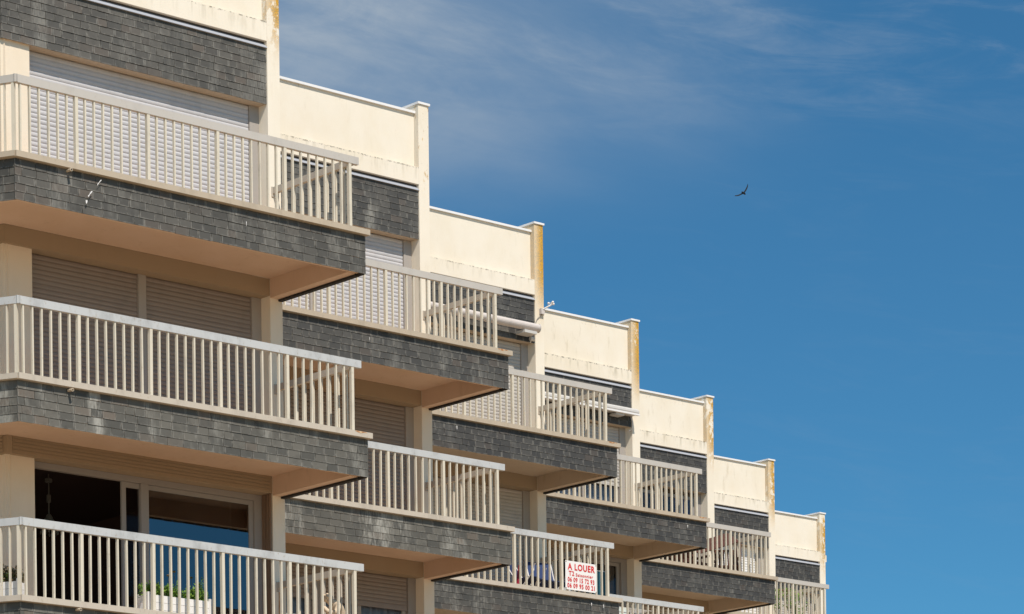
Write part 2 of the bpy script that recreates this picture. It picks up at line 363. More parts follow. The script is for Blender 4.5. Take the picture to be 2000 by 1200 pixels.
for i in range(7):
    fr = FR[i]; sf = SF[i]; L = LN[i] if i else 4.03; aL = -L + (.003 if i else 0); aR = -TH - .002
    pm = 'parapet_dirty' if i in (3, 4, 5) else 'parapet'
    # beam + parapet + cap
    mb = MB(); fr.box(mb, aL, aR, sf, sf + .30, 3.0, 3.272)
    if i == 0: FRW.box(mb, -CL, -.001, .001, .298, 3.003, 3.269)
    mb.build('roof_beam', pm, bld)
    mb = MB(); fr.box(mb, aL, aR, sf + .09, sf + .24, 3.274, 4.15)
    if i == 0: FRW.box(mb, -CL, -.05, .091, .238, 3.276, 4.147)
    pw = mb.build('parapet', pm, bld)
    mb = MB(); fr.box(mb, aL, aR, sf + .055, sf + .28, 4.152, 4.19)
    if i == 0: FRW.box(mb, -CL, -.05, .056, .278, 4.155, 4.187)
    mb.build('parapet_cap', 'cap', pw)
    # slate lintel
    mb = MB(); fr.box(mb, aL, aR, sf + .055, sf + .20, 2.15, 2.998)
    if i == 0: FRW.box(mb, -CL, -.02, .056, .198, 2.153, 2.995)
    lt = mb.build('lintel', 'gap_shade_and_soil', bld)
    mb = MB(); cladding(mb, fr, aL, aR, sf + .018, 2.12, 2.905)
    if i == 0: cladding(mb, FRW, -CL, 0, .018, 2.12, 2.905)
    mb.build('slate_cladding', 'slate0' if i == 0 else ('slate_far1' if i == 1 else 'slate_far'), lt)
    mb = MB(); mb.box8([fr(aL, sf - .012, 2.898), fr(aR, sf - .012, 2.898), fr(aR, sf + .054, 2.90), fr(aL, sf + .054, 2.90), fr(aL, sf - .006, 2.912), fr(aR, sf - .006, 2.912), fr(aR, sf + .054, 2.972), fr(aL, sf + .054, 2.972)])
    mb.build('flashing', 'flash', lt)
    mb = MB(); a = aL if i else aL - .0
    b0, b1 = sf + .026, sf + .199
    a = aL
    while a < aR:
        e = min(a + .11, aR); fr.box(mb, a + .002, e, b0, b1, 2.13, 2.146); a = e
    mb.build('soffit_planks', 'plank', lt)
    # roof slab
    mb = MB(); fr.box(mb, aL, aR, sf + .31, sf + 5, 2.8, 3.0); mb.build('roof_slab', 'wall', bld)
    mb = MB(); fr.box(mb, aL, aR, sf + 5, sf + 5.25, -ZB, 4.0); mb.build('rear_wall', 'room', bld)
    # storeys
    for l in range(0, 5):
        zc = -FL * l; zt = 2.13 if l == 0 else 2.205; z0 = zc - .14; z1 = zc + zt
        vis = (i, l) in WTYPE
        if l > 0:   # interior slab belongs to the balcony above; shutter box
            zz = zc + FL   # coping height of the level above
            mb = MB(); fr.box(mb, aL, aR, sf + .002, sf + .34, zz - .545, zz - .31)
            if i == 0: FRW.box(mb, -CL, -.001, .001, .338, zz - .542, zz - .313)
            if (i, l) == (0, 2):
                for q in range(5):
                    zq = zz - .525 + q * .046
                    mb.box8([fr(aL + .07, sf - .012, zq), fr(aR - .04, sf - .012, zq), fr(aR - .04, sf + .001, zq), fr(aL + .07, sf + .001, zq), fr(aL + .07, sf - .004, zq + .036), fr(aR - .04, sf - .004, zq + .036), fr(aR - .04, sf + .001, zq + .036), fr(aL + .07, sf + .001, zq + .036)])
                    FRW.box(mb, -CL, -.06, -.012, -.001, zq, zq + .034)
                fr.box(mb, aL - .004, aL + .06, sf - .016, sf + .001, zz - .545, zz - .30)
            if (i, l) == (0, 1): fr.box(mb, aL - .002, aL + .004, sf - .003, sf + .001, zz - .545, zz - .31)
            mb.build('shutter_box', 'box', bld)
        # pillar left of the window
        mb = MB(); fr.box(mb, aL + (.012 if i == 0 else 0), -3.62, sf + .06, sf + .335, z0, z1 + .02)
        if i == 0: FRW.box(mb, -CL, -.0, .061, .333, z0 + .003, z1 + .017)
        mb.build('pillar', 'pillar', bld)
        if not vis:
            mb = MB(); fr.box(mb, -3.618, aR, sf + .20, sf + .30, z0, z1 - .002); mb.build('roller_shutter', 'shutter_mid', bld); continue
        ty = WTYPE[(i, l)]; win = None
        fm = 'frame' if not (l >= 2 or ty == 'glass') else 'frame_dark'
        mb = MB(); fr.box(mb, -3.589, -.336, sf + .19, sf + .29, z0 - .0, z0 + .05); win = mb.build('window', fm, bld)
        mb = MB(); fr.box(mb, -.335, aR, sf + .175, sf + .24, z0, z1 - .003); mb.build('jamb', fm, win)
        mb = MB(); fr.box(mb, -3.618, -3.59, sf + .175, sf + .24, z0, z1 - .003); mb.build('jamb', fm, win)
        if l > 0 and ty in ('open', 'glass'): mb = MB(); fr.box(mb, -3.59, -.336, sf + .175, sf + .24, z1 - .085, z1 - .003); mb.build('head_rail', fm, win)
        if ty != 'single': mb = MB(); fr.box(mb, -2.035, -1.925, sf + .17, sf + .24, z0 + .051, z1 - .0875 if l > 0 and ty in ('open', 'glass') else z1 - .003); mb.build('mullion', fm, win)
        sm = {0: 'shutter', 1: 'shutter_taupe', 2: 'shutter_mid'}[l]
        if i >= 1: sm = ['shutter', 'shutter_taupe', 'shutter_taupe'][l]
        if i >= 2: sm = 'shutter_mid'
        if i == 5: sm = 'white'
        zs = z0
        if ty == 'half': zs = (zc + .95 if l == 0 else zc + 1.70)
        if ty in ('single', 'double', 'half'):
            spans = [(-3.59, -.34)] if ty == 'single' else [(-3.59, -2.037), (-1.923, -.34)]
            for s in spans:
                mb = MB(); shutter(mb, fr, s[0], s[1], sf + .205, zs, z1 - .005)
                fr.box(mb, s[0], s[1], sf + .195, sf + .215, zs - .03, zs + .01) if ty == 'half' else None
                mb.build('roller_shutter', sm, win)
        if ty == 'half':
            for s in ((-3.59, -2.037), (-1.923, -.34)):
                mb = MB(); aw = s[0] + (s[1] - s[0]) * .45
                for q in (s[0], aw, s[1] - .06): fr.box(mb, q, q + .06, sf + .23, sf + .26, z0, zs + .1)
                mb.build('sash', 'frame', win)
                mb = MB(); fr.box(mb, s[0] + .06, s[1] - .06, sf + .262, sf + .268, z0, zs + .1); mb.build('pane', 'glass_clear', win)
                mb = MB(); n = 60
                for q in range(n):
                    a_ = s[0] + (s[1] - s[0]) * q / n; c_ = s[0] + (s[1] - s[0]) * (q + 1) / n
                    f = lambda x: sf + .36 + .025 * math.sin(x * 42) + .012 * math.sin(x * 97)
                    mb.face([fr(a_, f(a_), z0), fr(c_, f(c_), z0), fr(c_, f(c_), zs + .15), fr(a_, f(a_), zs + .15)])
                mb.build('curtain', 'curtain', win)
        if ty == 'glass':
            for s in ((-3.59, -2.037), (-1.923, -.34)):
                mb = MB()
                fr.box(mb, s[0], s[0] + .07, sf + .22, sf + .25, z0, z1 - .09); fr.box(mb, s[1] - .07, s[1], sf + .22, sf + .25, z0, z1 - .09)
                fr.box(mb, s[0] + .07, s[1] - .07, sf + .22, sf + .25, z1 - .16, z1 - .09); fr.box(mb, s[1] - .42, s[1] - .36, sf + .25, sf + .28, z0, z1 - .09)
                mb.build('sash', 'frame_dark', win)
                mb = MB(); fr.box(mb, s[0] + .07, s[1] - .07, sf + .232, sf + .238, z0, z1 - .16); mb.build('pane', 'glass_clear', win)
            mb = MB()
            for q in range(14):
                a_ = -.36 - .03 * q; mb.face([fr(a_, sf + .33 + .02 * (q % 2), z0), fr(a_ - .03, sf + .33 + .02 * ((q + 1) % 2), z0), fr(a_ - .03, sf + .33 + .02 * ((q + 1) % 2), z1 - .1), fr(a_, sf + .33 + .02 * (q % 2), z1 - .1)])
            mb.build('curtain', 'mauve' if i == 4 else 'shutter_taupe', win)
        if ty == 'open':
            mb = MB()   # sliding leaf pushed behind the mullion
            fr.box(mb, -2.295, -2.235, sf + .20, sf + .23, z0, z1 - .088); fr.box(mb, -2.235, -2.04, sf + .20, sf + .23, z1 - .16, z1 - .088)
            mb.build('sash', 'frame_dark', win); mb = MB(); fr.box(mb, -2.235, -2.037, sf + .212, sf + .218, z0, z1 - .16); mb.build('pane', 'glass_clear', win)
            mb = MB(); fr.box(mb, -1.923, -.40, sf + .20, sf + .23, z1 - .15, z1 - .088); fr.box(mb, -.40, -.34, sf + .20, sf + .23, z0, z1 - .088)
            fr.box(mb, -.66, -.64, sf + .235, sf + .25, z0, z1 - .15)
            mb.build('sash', 'frame_dark', win); mb = MB(); fr.box(mb, -1.923, -.40, sf + .214, sf + .220, z0, z1 - .15); mb.build('pane', 'glass', win)

# ---- balconies
balusters = []     # (distance, parent, frame, a, b, w, d, z0, z1, mat)
CAMP = Vector((-15.25, -27.44, 1.6))
NLEV = {0: 4, 1: 3, 2: 3, 3: 3, 4: 2, 5: 2, 6: 1}
for i in range(7):
    fr = FR[i]; sf = SF[i]; aL = -LN[i] + (.003 if i else 0)
    for l in range(5):
        zc = -FL * l; railed = l < NLEV[i]
        low = l > 0
        mb = MB()
        # slab, upstand and side rib in one casting
        if i == 0:
            k = Vector((0, 0, ZB)); pts = [fr(-.16, .10, 0), fr(-4.92, .10, 0), FRC(-CL, .09, 0), FRW(-CL, .1, 0), FRW(0, .3, 0), fr(-.16, sf + .3, 0)]
            # slab as two convex pieces
            mb.prism([fr(-.16, .10, 0)[:2], fr(-.16, sf - .002, 0)[:2], fr(-4.03, sf - .002, 0)[:2], fr(-4.90, .10, 0)[:2]], ZB + zc - .31, ZB + zc - .14)
            mb.prism([fr(-4.90, .10, 0)[:2], fr(-4.03, sf - .002, 0)[:2], FRW(-CL, 0, 0)[:2], FRC(-CL, .09, 0)[:2]], ZB + zc - .31, ZB + zc - .14)
        else:
            fr.box(mb, aL, -.175, .10, sf - .002, zc - .31, zc - .14)
        fr.box(mb, aL if i else -4.90, -.04, .035, .135, zc - .565, zc - .075)
        if i == 0: FRC.box(mb, -CL, -.03, .036, .134, zc - .562, zc - .078)
        mb.box8([fr(-.189, .136, zc - .575), fr(-.067, .136, zc - .575), fr(-.067, sf - .003, zc - .575), fr(-.189, sf - .003, zc - .575), fr(-.189, .136, zc - .075), fr(-.067, .136, zc - .075), fr(-.067, sf - .003, zc - .075), fr(-.189, sf - .003, zc - .075)])
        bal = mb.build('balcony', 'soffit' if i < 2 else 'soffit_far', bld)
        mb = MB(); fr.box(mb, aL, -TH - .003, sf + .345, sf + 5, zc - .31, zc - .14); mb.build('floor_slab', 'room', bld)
        mb = MB(); fr.box(mb, -TH - .055, -TH - .004, sf + .345, sf + 4.99, zc - FL - .138, zc - .312); mb.build('room_dark_liner', 'room', bld)  # added dark liner over the cream party wall, darkens the room
        # slates
        mb = MB(); sm = ('slate1' if low else 'slate0') if i <= 1 else ('slate_far1' if low else 'slate_far')
        if i == 1 and not low: sm = 'slate_far1'
        cladding(mb, fr, aL, .010, .028, zc - .59, zc - .078)
        if i == 0: cladding(mb, FRC, -CL, -.012, .028, zc - .59, zc - .078)
        side = Fr(fr(0, 0, -ZB), V, Vector((-.94792888, -.31848209, 0)))
        cladding(mb, side, .038, sf - .004, -.002, zc - .59, zc - .078)
        mb.build('slate_cladding', sm, bal)
        mb = MB(); mb.box8([fr(-.066, .136, zc - .603), fr(-.004, .136, zc - .603), fr(-.004, sf - .004, zc - .603), fr(-.066, sf - .004, zc - .603), fr(-.066, .136, zc - .08), fr(-.004, .136, zc - .08), fr(-.004, sf - .004, zc - .08), fr(-.066, sf - .004, zc - .08)])
        fr.box(mb, -.038, -.004, .036, .1355, zc - .60, zc - .08)
        mb.build('edge_trim', 'black', bal)
        # coping
        mb = MB(); fr.box(mb, aL if i else -4.955, .035, -.035, .16, zc - .074, zc)
        if i == 0: FRC.box(mb, -CL, -.002, -.034, .158, zc - .071, zc - .003)
        fr.box(mb, -.19, .034, .1605, sf - .003, zc - .074, zc - .001)
        mb.build('coping', 'coping_low' if low else 'coping', bal)
        if not railed: continue
        # handrail
        rm = 'rail_bright' if low and i < 4 else 'rail_dull'
        mb = MB(); fr.box(mb, aL if i else -4.90, -.045, .065, .118, zc + .888, zc + .988)
        if i == 0: FRC.box(mb, -CL, -.004, .066, .117, zc + .891, zc + .985)
        hr = mb.build('handrail', rm, bal)
        mb = MB(); fr.box(mb, -.135, -.085, .119, sf - .012, zc + .885, zc + .975)
        fr.box(mb, -.15, -.07, sf - .012, sf - .001, zc + .84, zc + .98)
        mb.build('side_handrail', 'bar_dull', bal)
        # posts and balusters
        k = 0; a = -.175; step = .977 / 8 * 1.0
        Lr = LN[i]
        while a > -Lr + .04:
            post = (k % 8 == 0)
            w = .038 if post else .019
            balusters.append((fr(a, .09, zc), bal, fr, a, w, .092, (.045 if post else .032), zc + .0005, zc + .8885, post, l, i))
            k += 1; a -= step
        if i == 0:
            k = 0; a = -.07
            while a > -CL:
                post = (k % 8 == 0); balusters.append((FRC(a, .09, zc), bal, FRC, a, .038 if post else .019, .092, .045 if post else .032, zc + .0005, zc + .8885, post, l, i)); k += 1; a -= step
        # side
        nb = 9; side2 = fr
        for q in range(nb):
            b = .26 + q * (sf - .34) / (nb - 1) if q < nb - 1 else sf - .07
            balusters.append((fr(-.11, b, zc), bal, 'side', b, .03, -.11, .03, zc + .0005, zc + .8855, False, l, i))
def add_bal(mb, e):
    _, bal, fr, a, w, b, d, z0, z1, post, l, i = e
    j = random.uniform(-.004, .004)
    if fr == 'side':
        FR[i].box(mb, b - .011, b + .011, a - .012, a + .012, z0, z1)
    else:
        mb.box8([fr(a - w / 2 + j, b - d / 2, z0), fr(a + w / 2 + j, b - d / 2, z0), fr(a + w / 2 + j, b + d / 2, z0), fr(a - w / 2 + j, b + d / 2, z0),
                 fr(a - w / 2, b - d / 2, z1), fr(a + w / 2, b - d / 2, z1), fr(a + w / 2, b + d / 2, z1), fr(a - w / 2, b + d / 2, z1)])
def visible(e):
    P = e[0]; d = P + Vector((0, 0, .5)) - CAMP; z = d.dot(_F)
    x = 1000 + 4527 * d.dot(_R) / z; y = 600 + 1619 - 4527 * d.dot(_U) / z
    return -10 < x < 2010 and -40 < y < 1270
posts = [e for e in balusters if e[9]]; thin = sorted([e for e in balusters if not e[9]], key=lambda e: (not visible(e), (e[0] - CAMP).length))
for e in posts:
    if visible(e): mb = MB(); add_bal(mb, e); mb.build('railing_post', 'bar', e[1])
for e in thin[:100]:
    mb = MB(); add_bal(mb, e); mb.build('baluster', 'bar' if e[2] != 'side' else 'bar_dull', e[1])
mb = MB()
for e in thin[100:] + [e for e in posts if not visible(e)]: add_bal(mb, e)
o = mb.build('balusters', 'bar', bld); o['kind'] = 'stuff'
# drain spouts on the first bay
for l, a in ((0, -4.265), (1, -4.285), (2, -4.214), (3, -4.25)):
    z = -FL * l - .098 if l != 1 else -FL * l - .107
    mb = MB(); p0 = FR[0](a, -.015, z); d = Vector((.02, -.055, -.012))
    n = 10
    ring = []
    mb.tube([p0 + Vector((0, .04, 0)), p0 + d], .017, n); mb.tube([p0 + d * .96, p0 + d * 1.05], .021, n)
    sp = mb.build('drain_spout', 'stone', bld)
    mb = MB(); mb.tube([p0 + d * 1.04, p0 + d * 1.075], .011, 10); mb.build('dark_spout_plug', 'black', sp)  # solid black plug, the spout's dark inside given as colour
# bird droppings on the slates are paint-like wear of their own
def splat(fr, pts, w):
    mb = MB()
    for q in range(len(pts) - 1):
        a0, z0 = pts[q]; a1, z1 = pts[q + 1]
        mb.face([fr(a0 - w * random.uniform(.4, 1), -.012, z0), fr(a0 + w * random.uniform(.4, 1), -.012, z0), fr(a1 + w * .25, -.012, z1), fr(a1 - w * .25, -.012, z1)])
    return mb
drop = MB()
for fr, pts, w in ((FR[0], [(-3.82, -.13), (-3.86, -.18), (-3.875, -.21)], .012), (FR[0], [(-3.95, -.30), (-3.99, -.36), (-4.00, -.38)], .012), (FR[0], [(-4.02, -.43), (-4.025, -.47)], .018),
                   (FR[0], [(-1.80, -.25), (-1.80, -.31)], .006), (FR[1], [(-2.5, -.22), (-2.5, -.27)], .006), (FR[2], [(-3.35, -.20), (-3.345, -.26)], .012),
                   (FR[2], [(-.62, -2.90), (-.62, -2.95)], .012), (FR[2], [(-.36, -2.90), (-.36, -2.96)], .014), (FR[3], [(-.5, -.2), (-.5, -.25)], .01)):
    drop.v += []; s = splat(fr, pts, w); k = len(drop.v); drop.v += s.v; drop.f += [tuple(k + j for j in f) for f in s.f]
drop.build('bird_droppings', 'white', bld)
mb = MB(); fr = FR[3]; s_ = SF[3] - .006
mb.face([fr(-.93, s_, 2.80), fr(-.915, s_, 2.80), fr(-.87, s_, 2.62), fr(-.885, s_, 2.62)]); mb.build('bird_droppings', 'white', bld)
# rust run below the side rail bracket
mb = MB(); fr = FR[0]
mb.face([fr(-.115, SF[0] - .002, -4.62), fr(-.085, SF[0] - .002, -4.62), fr(-.07, SF[0] - .002, -5.0), fr(-.075, SF[0] - .002, -5.45), fr(-.11, SF[0] - .002, -5.45), fr(-.12, SF[0] - .002, -4.9)])
mb.build('rust_stain', 'rust', bld)

for bi, l_ in ((1, 0), (0, 1), (2, 0), (3, 0)):
    mb = MB(); fr = FR[bi]; z_ = -FL * l_
    a_ = -.20; top = []
    pts = [(-.24, -.002), (-.13, -.002), (-.06, -.004), (-.05, -.016), (-.10, -.013), (-.15, -.030), (-.19, -.024), (-.23, -.012)]
    mb.face([fr(a, -.0365, z_ + z) for a, z in pts]); mb.build('rust_stain', 'rust', bld)
# ------------------------------------------------------------------ ground
mb = MB(); mb.face([(-900, -900, 0), (900, -900, 0), (900, 900, 0), (-900, 900, 0)])
g = mb.build('ground', 'ground', None, origin=(0, 0, 0)); g['kind'] = 'structure'

# ------------------------------------------------------------------ awnings
fr = FR[2]; sf = SF[2]
aw = thing('roller_awning', fr(-1.5, sf, 2.2), 'rolled pink-cream fabric awning on the slate lintel above the third bay', 'awning', 'awnings folded against the slate lintels')
mb = MB(); c0 = fr(-4.9, sf - .16, 2.335); c1 = fr(-.27, sf - .16, 2.335); mb.tube([c0, c1], .072, 20); mb.build('fabric_roll', 'awning', aw, smooth=False)
mb = MB(); mb.tube([c1, c1 + Vector((.012, 0, 0))], .078, 20); mb.build('end_cap', 'awn_metal', aw)
mb = MB(); fr.box(mb, -.62, -.36, sf - .22, sf - .005, 2.20, 2.25); mb.build('bracket', 'awn_metal', aw); mb = MB(); fr.box(mb, -3.6, -3.4, sf - .22, sf - .005, 2.20, 2.25); o_ = mb.build('bracket', 'awn_metal', aw)
mb = MB(); mb.tube([fr(-.36, sf - .06, 2.16), fr(-.28, sf - .06, 2.16)], .04, 12); mb.tube([fr(-.32, sf - .05, 2.16), fr(-.32, sf - .02, 2.1)], .012, 6); mb.build('crank_gear', 'awn_metal', aw)
fr = FR[3]; sf = SF[3]
aw = thing('cassette_awning', fr(-1.5, sf, 2.2), 'grey metal cassette awning closed below the lintel of the fourth bay', 'awning', 'awnings folded against the slate lintels')
mb = MB(); prof = [(sf - .02, 2.44), (sf - .09, 2.455), (sf - .17, 2.44), (sf - .21, 2.40), (sf - .215, 2.36), (sf - .20, 2.335), (sf - .02, 2.32)]
k = len(mb.v); n = len(prof)
for a in (-4.9, -.22): mb.v += [fr(a, b, z) for b, z in prof]
mb.f += [tuple(range(n)), tuple(n + j for j in reversed(range(n)))] + [(j, (j + 1) % n, n + (j + 1) % n, n + j) for j in range(n)]
mb.build('cassette', 'awn_metal', aw)
mb = MB(); fr.box(mb, -4.9, -.22, sf - .225, sf - .175, 2.30, 2.333); mb.build('front_bar', 'white', aw)
mb = MB(); fr.box(mb, -.75, -.55, sf - .17, sf - .0, 2.26, 2.30); mb.build('bracket', 'awn_metal', aw); mb = MB(); fr.box(mb, -3.6, -3.4, sf - .17, sf - .0, 2.26, 2.30); mb.build('bracket', 'awn_metal', aw)
mb = MB(); pts = [fr(-.25, sf - .03, 2.30), fr(-.24, sf - .06, 2.2), fr(-.235, sf - .05, 2.1), fr(-.26, sf - .02, 2.04), fr(-.29, sf - .01, 2.02)]; mb.tube(pts, .009, 6); mb.build('crank_loop', 'white', aw)
# wind sensor
fr = FR[2]; sf = SF[2]; b0 = sf - .004
ws = thing('wind_sensor', fr(-.05, b0, 2.70), 'small white cup wind sensor on the orange-stained wall edge above the rolled awning', 'wind sensor')
mb = MB(); fr.box(mb, -.10, -.03, b0 - .05, b0, 2.66, 2.76); mb.build('housing', 'awning', ws)
mb = MB(); mb.tube([fr(-.06, b0 - .04, 2.745), fr(.01, b0 - .10, 2.80), fr(.05, b0 - .12, 2.83)], .014, 8); mb.build('arm', 'white', ws)
mb = MB()
cc = fr(.055, b0 - .12, 2.86)
for q in range(3):
    an = R(20 + 120 * q); e = cc + Vector((math.cos(an), math.sin(an), 0)) * .055; mb.tube([cc, e], .005, 6); mb.ball(e, .024, 8)
mb.tube([cc - Vector((0, 0, .03)), cc + Vector((0, 0, .015))], .013, 8); mb.build('cups', 'white', ws)
mb = MB(); mb.tube([fr(-.07, b0 - .03, 2.66), fr(-.10, b0 - .015, 2.62), fr(-.16, b0 - .012, 2.56), fr(-.20, b0 - .02, 2.48), fr(-.23, b0 - .05, 2.44)], .006, 6); mb.build('cable', 'bolt', ws)

# ------------------------------------------------------------------ sign
fr = FR[2]; sb = .052
x0, x1, zt, zbm = -1.105, -.445, -2.195, -2.70
W, H = x1 - x0, zt - zbm
sg = thing('rental_sign', fr((x0 + x1) / 2, sb, zbm), 'white rental sign with red lettering tied to the balcony railing', 'sign')
mb = MB(); mb.box8([fr(x0, sb, zbm), fr(x1, sb, zbm), fr(x1, sb + .004, zbm), fr(x0, sb + .004, zbm), fr(x0, sb - .002, zt), fr(x1, sb, zt - .004), fr(x1, sb + .004, zt - .004), fr(x0, sb + .002, zt)])
mb.build('board', 'signboard', sg)
def lettering(txt, ax, z, w, h, bold):
    cu = bpy.data.curves.new('txt', 'FONT'); cu.body = txt; cu.size = 1; cu.offset = bold; cu.resolution_u = 3; cu.space_character = 1.12
    to = bpy.data.objects.new('txt', cu); COL.objects.link(to)
    dg = bpy.context.evaluated_depsgraph_get(); dg.update()
    me = bpy.data.meshes.new_from_object(to.evaluated_get(dg)); bpy.data.objects.remove(to)
    xs = [v.co.x for v in me.vertices]; ys = [v.co.y for v in me.vertices]; mx, Mx, my, My = min(xs), max(xs), min(ys), max(ys)
    mb = MB(); org = fr(ax, sb - .0035, z)
    for v in me.vertices:
        mb.v.append(fr(ax + (v.co.x - mx) / (Mx - mx) * w, sb - .0035, z + (v.co.y - my) / (My - my) * h))
    mb.f = [tuple(p.vertices) for p in me.polygons]
    return mb.build('lettering', 'signred', sg)
lettering('A LOUER', x0 + .045, zbm + .345, .58, .120, .034)
lettering('T2', x0 + .065, zbm + .245, .12, .085, .03)
lettering('Saisonnier', x0 + .215, zbm + .243, .37, .058, .022)
lettering('06 09 15 72 93', x0 + .045, zbm + .135, .565, .088, .032)
lettering('06 09 95 00 21', x0 + .035, zbm + .03, .585, .088, .032)
mb = MB()
for a, z in ((x0 + .015, zt - .02), (x1 - .012, zt - .022), (x0 + .015, zbm + .02), (x1 - .012, zbm + .015)): mb.tube([fr(a, sb - .006, z), fr(a, sb + .03, z)], .009, 8)
mb.build('tie', 'bolt', sg)

# ------------------------------------------------------------------ plants and planters
def leaves(mb, c, rx, ry, h, n, size, lean=.3, narrow=.45):
    c = Vector(c)
    for _ in range(n):
        while True:
            p = Vector((random.uniform(-1, 1), random.uniform(-1, 1), random.uniform(0, 1)))
            if p.x ** 2 + p.y ** 2 < 1: break
        q = c + Vector((p.x * rx, p.y * ry, p.z * h * (1 - .35 * (p.x ** 2 + p.y ** 2))))
        d = Vector((random.gauss(0, 1), random.gauss(0, 1), random.gauss(.5, .7))).normalized(); s = size * random.uniform(.6, 1.3)
        w = d.orthogonal().normalized() * s * narrow * .5
        nn = d.cross(w).normalized() * s * .12
        mb.face([q, q + d * s * .5 + w, q + d * s, q + d * s * .5 - w + nn])
def planter(name, frm, a0, a1, b0, b1, zt, hh, label, cat='planter'):
    o = thing(name, frm((a0 + a1) / 2, (b0 + b1) / 2, zt - hh), label, cat, 'white planters behind the lowest railing')
    mb = MB(); n = 4; g = .004; h = (hh - .02) / n
    for q in range(n):
        z = zt - .02 - h * (q + 1)
        frm.box(mb, a0 + .02, a1 - .02, b0 + .006, b0 + .02, z + g, z + h); frm.box(mb, a0 + .02, a1 - .02, b1 - .02, b1 - .006, z + g, z + h)
        frm.box(mb, a0 + .006, a0 + .02, b0 + .02, b1 - .02, z + g, z + h); frm.box(mb, a1 - .02, a1 - .006, b0 + .02, b1 - .02, z + g, z + h)
    mb.build('panel', 'white', o)
    for a in (a0, a1 - .035):
        for b in (b0, b1 - .035):
            mb = MB(); frm.box(mb, a, a + .035, b, b + .035, zt - hh, zt + .012); mb.build('corner_post', 'white', o)
    mb = MB(); frm.box(mb, a0 + .021, a1 - .021, b0 + .021, b1 - .021, zt - hh + .02, zt - .04); mb.build('soil', 'gap_shade_and_soil', o)
    return o
fr0 = FR[0]; lv = -2 * FL
pl = planter('planter_box', fr0, -3.12, -2.22, .175, .43, lv + .27, .40, 'long white slatted planter with bright green plants, behind the railing')
mb = MB()
for a, h, n in ((-3.06, .14, 60), (-2.95, .15, 160), (-2.84, .13, 140), (-2.72, .15, 160), (-2.55, .10, 70), (-2.42, .12, 120), (-2.32, .18, 160), (-2.27, .12, 60)):
    leaves(mb, fr0(a, .30, lv + .22), .09, .09, h * 1.5, n * 3, .046)
for a, h in ((-2.30, .34), (-2.36, .26), (-2.50, .22), (-2.64, .28)):
    for q in range(26): leaves(mb, fr0(a + q * .002, .30, lv + .24 + h * q / 26), .02, .02, .01, 3, .03)
mb.build('foliage', 'leaf', pl)
mb = MB()
for _ in range(240): leaves(mb, fr0(-2.80 + random.uniform(-.1, .1), .28, lv + .22), .03, .05, .10, 1, .03)
mb.build('dry_foliage', 'leaf_dry', pl)
mb = MB()
for a, h in ((-2.66, .36), (-2.74, .30), (-2.42, .31)):
    p = fr0(a, .3, lv + .25); mb.tube([p, p + Vector((.01, 0, h * .6)), p + Vector((.0, .0, h))], .003, 5); mb.ball(p + Vector((0, 0, h)), .022, 8, (1.2, 1.2, .6))
mb.build('flower_stems', 'leaf_dry', pl)
pl = planter('planter_box', Fr(FRC(0, 0, -ZB), UC, VC), -.95, -.13, .19, .43, lv + .25, .38, 'white slatted planter of brown-green heather at the far left railing corner')
mb = MB()
for a, h, n in ((-.85, .16, 260), (-.65, .17, 260), (-.5, .15, 220), (-.34, .18, 260), (-.24, .15, 160)):
    leaves(mb, FRC(a, .31, lv + .22), .12, .10, h * 1.35, n * 3, .038)
mb.build('foliage', 'leaf_dry', pl)
mb = MB()
for a, h, n in ((-.55, .15, 120), (-.30, .17, 120)): leaves(mb, FRC(a, .30, lv + .22), .09, .08, h, n, .03)
mb.build('green_foliage', 'leaf', pl)
# shrub on the sixth bay
fr = FR[5]
pt = thing('potted_plant', fr(-.6, .75, -.14), 'leafy yellow-green potted shrub behind the most distant railing', 'plant')
def branching_shrub(o, frm, spots, zf):
    st = MB(); lf = MB()
    for (a, b, h) in spots:
        p = frm(a, b, zf + .3)
        for q in range(7):
            d = Vector((random.uniform(-.28, .28), random.uniform(-.2, .2), h * random.uniform(.6, 1))); mid = p + d * .5 + Vector((random.uniform(-.05, .05), 0, .04))
            st.tube([p, mid, p + d], .006, 5)
            for s in range(34):
                t_ = random.uniform(.35, 1.05); leaves(lf, p + d * t_, .05, .05, .04, 1, .085, narrow=.3)
    st.build('stems', 'leaf_dry', o); lf.build('foliage', 'leaf', o)
branching_shrub(pt, fr, ((-.95, .7, .78), (-.55, .7, .80), (-.2, .75, .55)), -.14)
mb = MB()
for a in (-.95, -.55, -.2):
    mb.tube([fr(a, .73, -.14), fr(a, .73, .18)], .11, 14, .15)
mb.build('pot', 'wood', pt)

